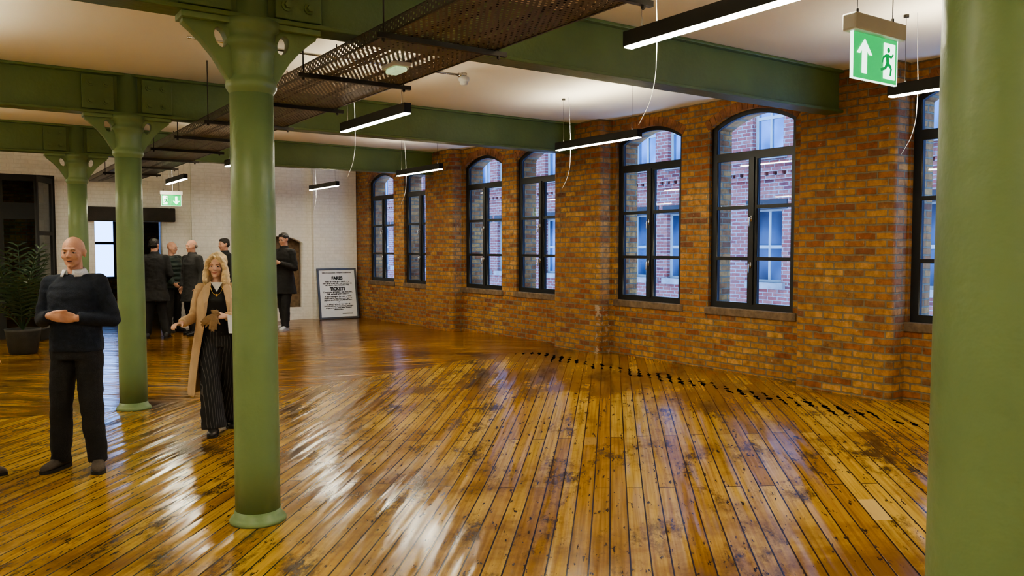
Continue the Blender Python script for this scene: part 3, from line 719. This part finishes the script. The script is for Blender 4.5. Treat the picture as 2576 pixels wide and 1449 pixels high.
        bm=bmesh.new(); pts=[(-.092,.0),(-.088,.022),(-.07,.037),(-.03,.042),(.03,.043),(.09,.050),(.13,.051),(.165,.043),(.19,.026),(.202,0)]
        out=[a+fd*p+sv*q for p,q in pts]+[a+fd*p-sv*q for p,q in pts[-2:0:-1]]
        vb_=[bm.verts.new(p+U*.001) for p in out]; vt=[bm.verts.new(p+U*.026) for p in out]; bm.faces.new(vb_[::-1]); bm.faces.new(vt)
        for i in range(len(out)): bm.faces.new((vb_[i],vb_[(i+1)%len(out)],vt[(i+1)%len(out)],vt[i]))
        bmo('sole',bm,[mats.get('sole',M['matblack'])],so)
    if hairs:
        bm=bmesh.new(); e=lambda c_,r_: ell(bm,c_,r_,Mh); cp=lambda a,b_,r1,r2: capsule(bm,Mh@V(a),Mh@V(b_),r1,r2,12)
        if hairs=='short':
            e((0,.026,.045),(.080,.094,.081)); e((0,.045,.0),(.077,.073,.06)); e((0,-.022,.085),(.060,.052,.033)); 
            for s in (1,-1): cp((s*.070,.0,.03),(s*.070,.002,.0),.011,.008)
        elif hairs=='fringe':
            e((0,.055,-.005),(.079,.065,.045))
            for s in (1,-1): cp((s*.070,.01,.03),(s*.070,.05,.0),.012,.02)
        elif hairs=='long':
            e((0,.030,.045),(.094,.100,.094)); e((0,.06,-.05),(.100,.064,.11)); e((0,.055,-.13),(.105,.05,.07))
            for s in (1,-1):
                cp((s*.025,-.068,.098),(s*.074,-.052,.045),.018,.022); cp((s*.077,-.05,.045),(s*.090,-.040,-.06),.022,.030); cp((s*.090,-.040,-.06),(s*.088,-.050,-.15),.032,.032); cp((s*.085,-.0,-.06),(s*.095,.0,-.15),.038,.038); cp((s*.088,-.048,-.15),(s*.072,-.06,-.20),.030,.014); cp((s*.095,.0,-.15),(s*.09,-.01,-.205),.034,.016)
        remesh('hair',bm,.007 if vox<.01 else .01,[mats['hair']],r,wr=.006,wf=26 if hairs=='long' else 35)
    return r,Mh,K
M['lip']=mk('lip',(.46,.18,.14),.45); M['mouth']=mk('mouth_inside',(.05,.012,.01),.6); M['eyew']=mk('eye_white',(.42,.40,.38),.25,var=.03); M['iris']=mk('iris',(.02,.02,.025),.2)
M['brow']=mk('brow_hair',(.30,.18,.10),.7)
sk1=mk('skin_ruddy',(.60,.33,.235),.5,var=.08,ns=18,bs=.15); sk2=mk('skin_fair',(.64,.39,.29),.5,var=.06,ns=14,bs=.1)
navy=mk('navy_wool',(.010,.016,.032),.9,var=.3,ns=30,bs=.5,bscale=180); blk=mk('black_cloth',(.010,.010,.011),.85,var=.3,bs=.4,bscale=120)
jeans=mk('dark_denim',(.012,.012,.015),.85,var=.3,bs=.5,bscale=150); boot=mk('brown_suede',(.055,.040,.028),.75,var=.3,bs=.4)
camel=mk('camel_wool',(.54,.385,.235),.85,var=.1,ns=9,bs=.3,bscale=150); grey=mk('charcoal_wool',(.03,.03,.03),.9,var=.3,bs=.4,bscale=90)
gpuff=mk('dark_green_nylon',(.012,.026,.022),.45,var=.2); dhair=mk('dark_hair',(.012,.009,.007),.55,var=.3,bs=.6,bscale=90)
ghair=mk('grey_hair',(.25,.22,.19),.7,var=.3,bs=.6,bscale=90); blond=mk('blonde_hair',(.68,.52,.30),.5,var=.3,ns=22,bs=.8,bscale=60)
white=mk('white_leather',(.6,.6,.58),.5); leather=mk('black_leather',(.012,.011,.01),.3); dbl=mk('dark_blonde_hair',(.28,.18,.09),.6)
m,t,b=nt('pinstripe'); pin=m
tc=t.nodes.new('ShaderNodeTexCoord').outputs['Object']; sp=t.nodes.new('ShaderNodeSeparateXYZ'); L(t,tc,sp.inputs[0])
f=math_n(t,'FRACT',math_n(t,'MULTIPLY',math_n(t,'ADD',sp.outputs[0],math_n(t,'MULTIPLY',sp.outputs[1],.6)),1/.026)); L(t,mixc(t,math_n(t,'LESS_THAN',f,.14),(.009,.009,.011),(.09,.085,.085)),b.inputs['Base Color']); b.inputs['Roughness'].default_value=.8
m,t,b=nt('check_shirt'); chk=m
tc=t.nodes.new('ShaderNodeTexCoord').outputs['Object']; ck=t.nodes.new('ShaderNodeTexChecker'); L(t,tc,ck.inputs[0]); ck.inputs['Scale'].default_value=190; ck.inputs[1].default_value=(.82,.84,.90,1); ck.inputs[2].default_value=(.55,.60,.72,1); L(t,ck.outputs[0],b.inputs['Base Color'])

def collar(par,mat_,K):
    bm=bmesh.new(); G=[]
    for z,a,b_,gp,yo in ((1.462,.088,.086,10,.004),(1.492,.072,.072,12,.002),(1.526,.067,.066,16,-.003),(1.520,.078,.078,18,-.004),(1.474,.096,.100,26,.000)):
        G.append([bm.verts.new((a*math.sin(rad(gp+(360-2*gp)*i/32)),yo-b_*math.cos(rad(gp+(360-2*gp)*i/32)),z-.016*(1+math.cos(rad(360*i/32)))*.6)) for i in range(33)])
    for ra,rb in zip(G,G[1:]):
        for i in range(32): bm.faces.new((ra[i],ra[i+1],rb[i+1],rb[i]))
    o=bmo('shirt_collar',bm,[mat_],par,True); s=o.modifiers.new('s','SOLIDIFY'); s.thickness=.003
    return o
jm=dict(elR=(-.262,.03,1.13),elL=(.262,.03,1.13),wrR=(-.088,-.195,1.175),wrL=(.088,-.160,1.155),
 handR=((.95,-.10,-.10),(.1,.98,0),(.1,.1,1),40),handL=((-.93,-.33,.05),(-.1,.9,.2),(0,0,1),30),
 anR=(-.15,.02,.09),anL=(.14,-.0,.09),knR=(-.115,-.02,.49),knL=(.115,-.03,.49),toeR=-12,toeL=26,head=(8,2,0))
r,Mh,K=person('bald person in navy jumper standing with clasped hands, talking',(.74,6.87,0),-34,1.76,dict(skin=sk1,top=navy,bottom=jeans,shoe=boot,hair=M['brow']),jm,vox=.0058,openm=True,hem=.90,topinf=.02,w=1.03,tf=.2)
collar(r,chk,K)
jw=dict(elR=(-.225,.06,1.13),wrR=(-.325,-.16,1.085),elL=(.235,.02,1.12),wrL=(.085,-.22,1.15),
 handR=((-.55,-.75,.0),(.2,-.2,-1),(.75,-.55,0),28),handL=((-.85,-.45,.10),(-.3,.6,-.6),(0,-.3,1),48),
 anR=(-.045,-.17,.09),anL=(.095,.19,.09),knR=(-.075,-.12,.50),knL=(.09,.05,.49),toeR=-4,toeL=10,head=(-12,3,3))
r,Mh,K=person('blonde person in camel coat and pinstriped trousers walking, holding gloves',(1.97,7.62,0),-17,1.62,dict(skin=sk2,top=camel,bottom=pin,shoe=leather,hair=blond,brow=dbl),jw,vox=.0058,w=.86,fem=True,hairs='long',coat='open',wide=True,torsocol=blk)
bm=bmesh.new(); P=[(.055*math.sin(a),-.075-.055*max(0,math.cos(a))-.02,1.44-.085*max(0,math.cos(a))-.0) for a in [rad(-90+180*i/20) for i in range(21)]]; tube(bm,P,.0025,6); ell(bm,(0,-.152,1.35),(.012,.004,.014))
gold=mk('gold',(.75,.5,.15),.25,1,var=.05); bmo('necklace',bm,[gold],r,True)
bm=bmesh.new(); vs=[bm.verts.new(p) for p in ((-.055,-.096,1.475),(.055,-.096,1.475),(.0,-.128,1.385))]; f=bm.faces.new(vs); ex_=bmesh.ops.extrude_face_region(bm,geom=[f]); bmesh.ops.translate(bm,verts=[v for v in ex_['geom'] if isinstance(v,bmesh.types.BMVert)],vec=(0,.02,0))
bmo('white_neckline',bm,[white],r)
Rw=Matrix.Translation((1.97,7.62,0))@Matrix.Rotation(rad(-17),4,'Z')@Matrix.Scale(1.62/1.75,4)
gl=root('glove_pair',Rw@V((-.02,-.29,1.165)),'pair of tan leather gloves held in a hand','gloves',rz=rad(-17))
tan=mk('tan_leather',(.22,.13,.055),.5,var=.3,bs=.3)
for d_,c_ in (((-.75,-.1,-.55),12),((-.1,-.2,-.95),8)):
    bm=bmesh.new(); dv=V(d_).normalized(); sv_=dv.cross(V((0,1,0))).normalized()
    loft(bm,[(dv*a,sv_*b_,V((0,1,0))*cc) for a,b_,cc in ((-.05,.035,.012),(-.01,.022,.016),(.04,.036,.011),(.09,.037,.009))],14)
    for off in (-.026,-.009,.008,.025): capsule(bm,dv*.085+sv_*off,dv*(.135-abs(off))+sv_*off*1.15+V((0,0,-.012)),.0088,.007,8)
    capsule(bm,dv*.03+sv_*.03,dv*.07+sv_*.052,.009,.007,8)
    remesh('glove',bm,.005,[tan],gl,wr=.004,wf=30)
pp=root('paper_sheets',Rw@V((.13,-.27,1.10)),'folded white paper sheets held against the coat','paper',rz=rad(-17))
bm=bmesh.new()
for k in range(3):
    f=[bm.verts.new((x,y-.006*k,z)) for x,y,z in ((-.03,.0,.06),(.20,.05,.04-.01*k),(.19,.05,-.12),(-.02,-.01,-.06-.02*k))]; bm.faces.new(f)
bmo('sheet',bm,[M['paper']],pp)
gA='people chatting in a group'
def P_(x,y): return (x,y,fh(x,y))
person('person in black coat seen from behind',P_(3.03,16.0),168,1.84,dict(skin=sk1,top=blk,bottom=blk,shoe=leather,hair=dhair),dict(anR=(-.17,.05,.09),anL=(.15,-.05,.09),wrR=(-.16,-.2,1.0),wrL=(.16,-.2,1.0),head=(-25,0,0)),hairs='short',coat=True,hem=.66,topinf=.022,group=gA)
person('bald person in dark green quilted jacket facing the group',P_(3.52,16.92),35,1.78,dict(skin=sk1,top=gpuff,bottom=blk,shoe=leather,hair=ghair),dict(head=(15,5,0),wrR=(-.15,-.18,.95),wrL=(.15,-.18,.95)),hairs=None,puffer=True,hem=.86,topinf=.03,group=gA)
person('balding person in charcoal overcoat with grey hair, in profile',P_(3.72,16.15),-65,1.81,dict(skin=sk1,top=grey,bottom=blk,shoe=leather,hair=ghair),dict(head=(-8,5,0),anR=(-.1,.08,.09),anL=(.12,-.06,.09)),hairs='fringe',coat=True,hem=.62,topinf=.025,group=gA)
person('dark haired person in black jacket standing among the group',P_(2.86,17.12),150,1.84,dict(skin=sk1,top=blk,bottom=blk,shoe=leather,hair=dhair),dict(head=(-20,0,0)),hairs='short',coat=True,hem=.8,topinf=.022,group=gA)
person('dark haired person in black jacket turned to the side',P_(4.42,16.5),-80,1.82,dict(skin=sk1,top=blk,bottom=blk,shoe=leather,hair=dhair),dict(head=(0,5,0)),hairs='short',coat=True,hem=.8,topinf=.022,group=gA)
person('person in long black coat and white trainers holding a phone',P_(5.28,15.5),-60,1.88,dict(skin=sk1,top=blk,bottom=blk,shoe=white,sole=white,hair=dhair),dict(elR=(-.24,0,1.12),elL=(.24,0,1.12),wrR=(-.08,-.22,1.22),wrL=(.08,-.22,1.22),anR=(-.14,.16,.09),anL=(.13,-.14,.09),knL=(.1,-.09,.49),knR=(-.1,.04,.49),head=(0,14,0)),hairs='short',coat=True,hem=.66,topinf=.022,group=gA)
person('person in dark clothes and brown shoes facing the speaker',(.02,7.0,0),55,1.75,dict(skin=sk2,top=blk,bottom=jeans,shoe=boot,hair=dhair),dict(anR=(-.1,-.06,.09),anL=(.1,-.02,.09)),hairs='short')

# ------------------------------------------------------------------ world + camera
w=bpy.data.worlds.new('world'); SC.world=w; w.use_nodes=True; t=w.node_tree; bg=t.nodes['Background']
tc=t.nodes.new('ShaderNodeTexCoord').outputs['Generated']; sp=t.nodes.new('ShaderNodeSeparateXYZ'); L(t,tc,sp.inputs[0])
L(t,ramp(t,sp.outputs[2],[(0,(.22,.42,.95)),(.5,(.25,.48,1.0)),(1,(.19,.42,1.0))]),bg.inputs[0]); bg.inputs[1].default_value=7.0
cd=bpy.data.cameras.new('camera'); cam=bpy.data.objects.new('camera',cd); COL.objects.link(cam); cam.location=(0,0,1.68)
cam.rotation_euler=(rad(90-2.87),0,rad(-34.5)); cd.sensor_width=36; cd.lens=28.5; SC.camera=cam
try: SC.view_settings.look='AgX - Medium High Contrast'
except Exception: pass
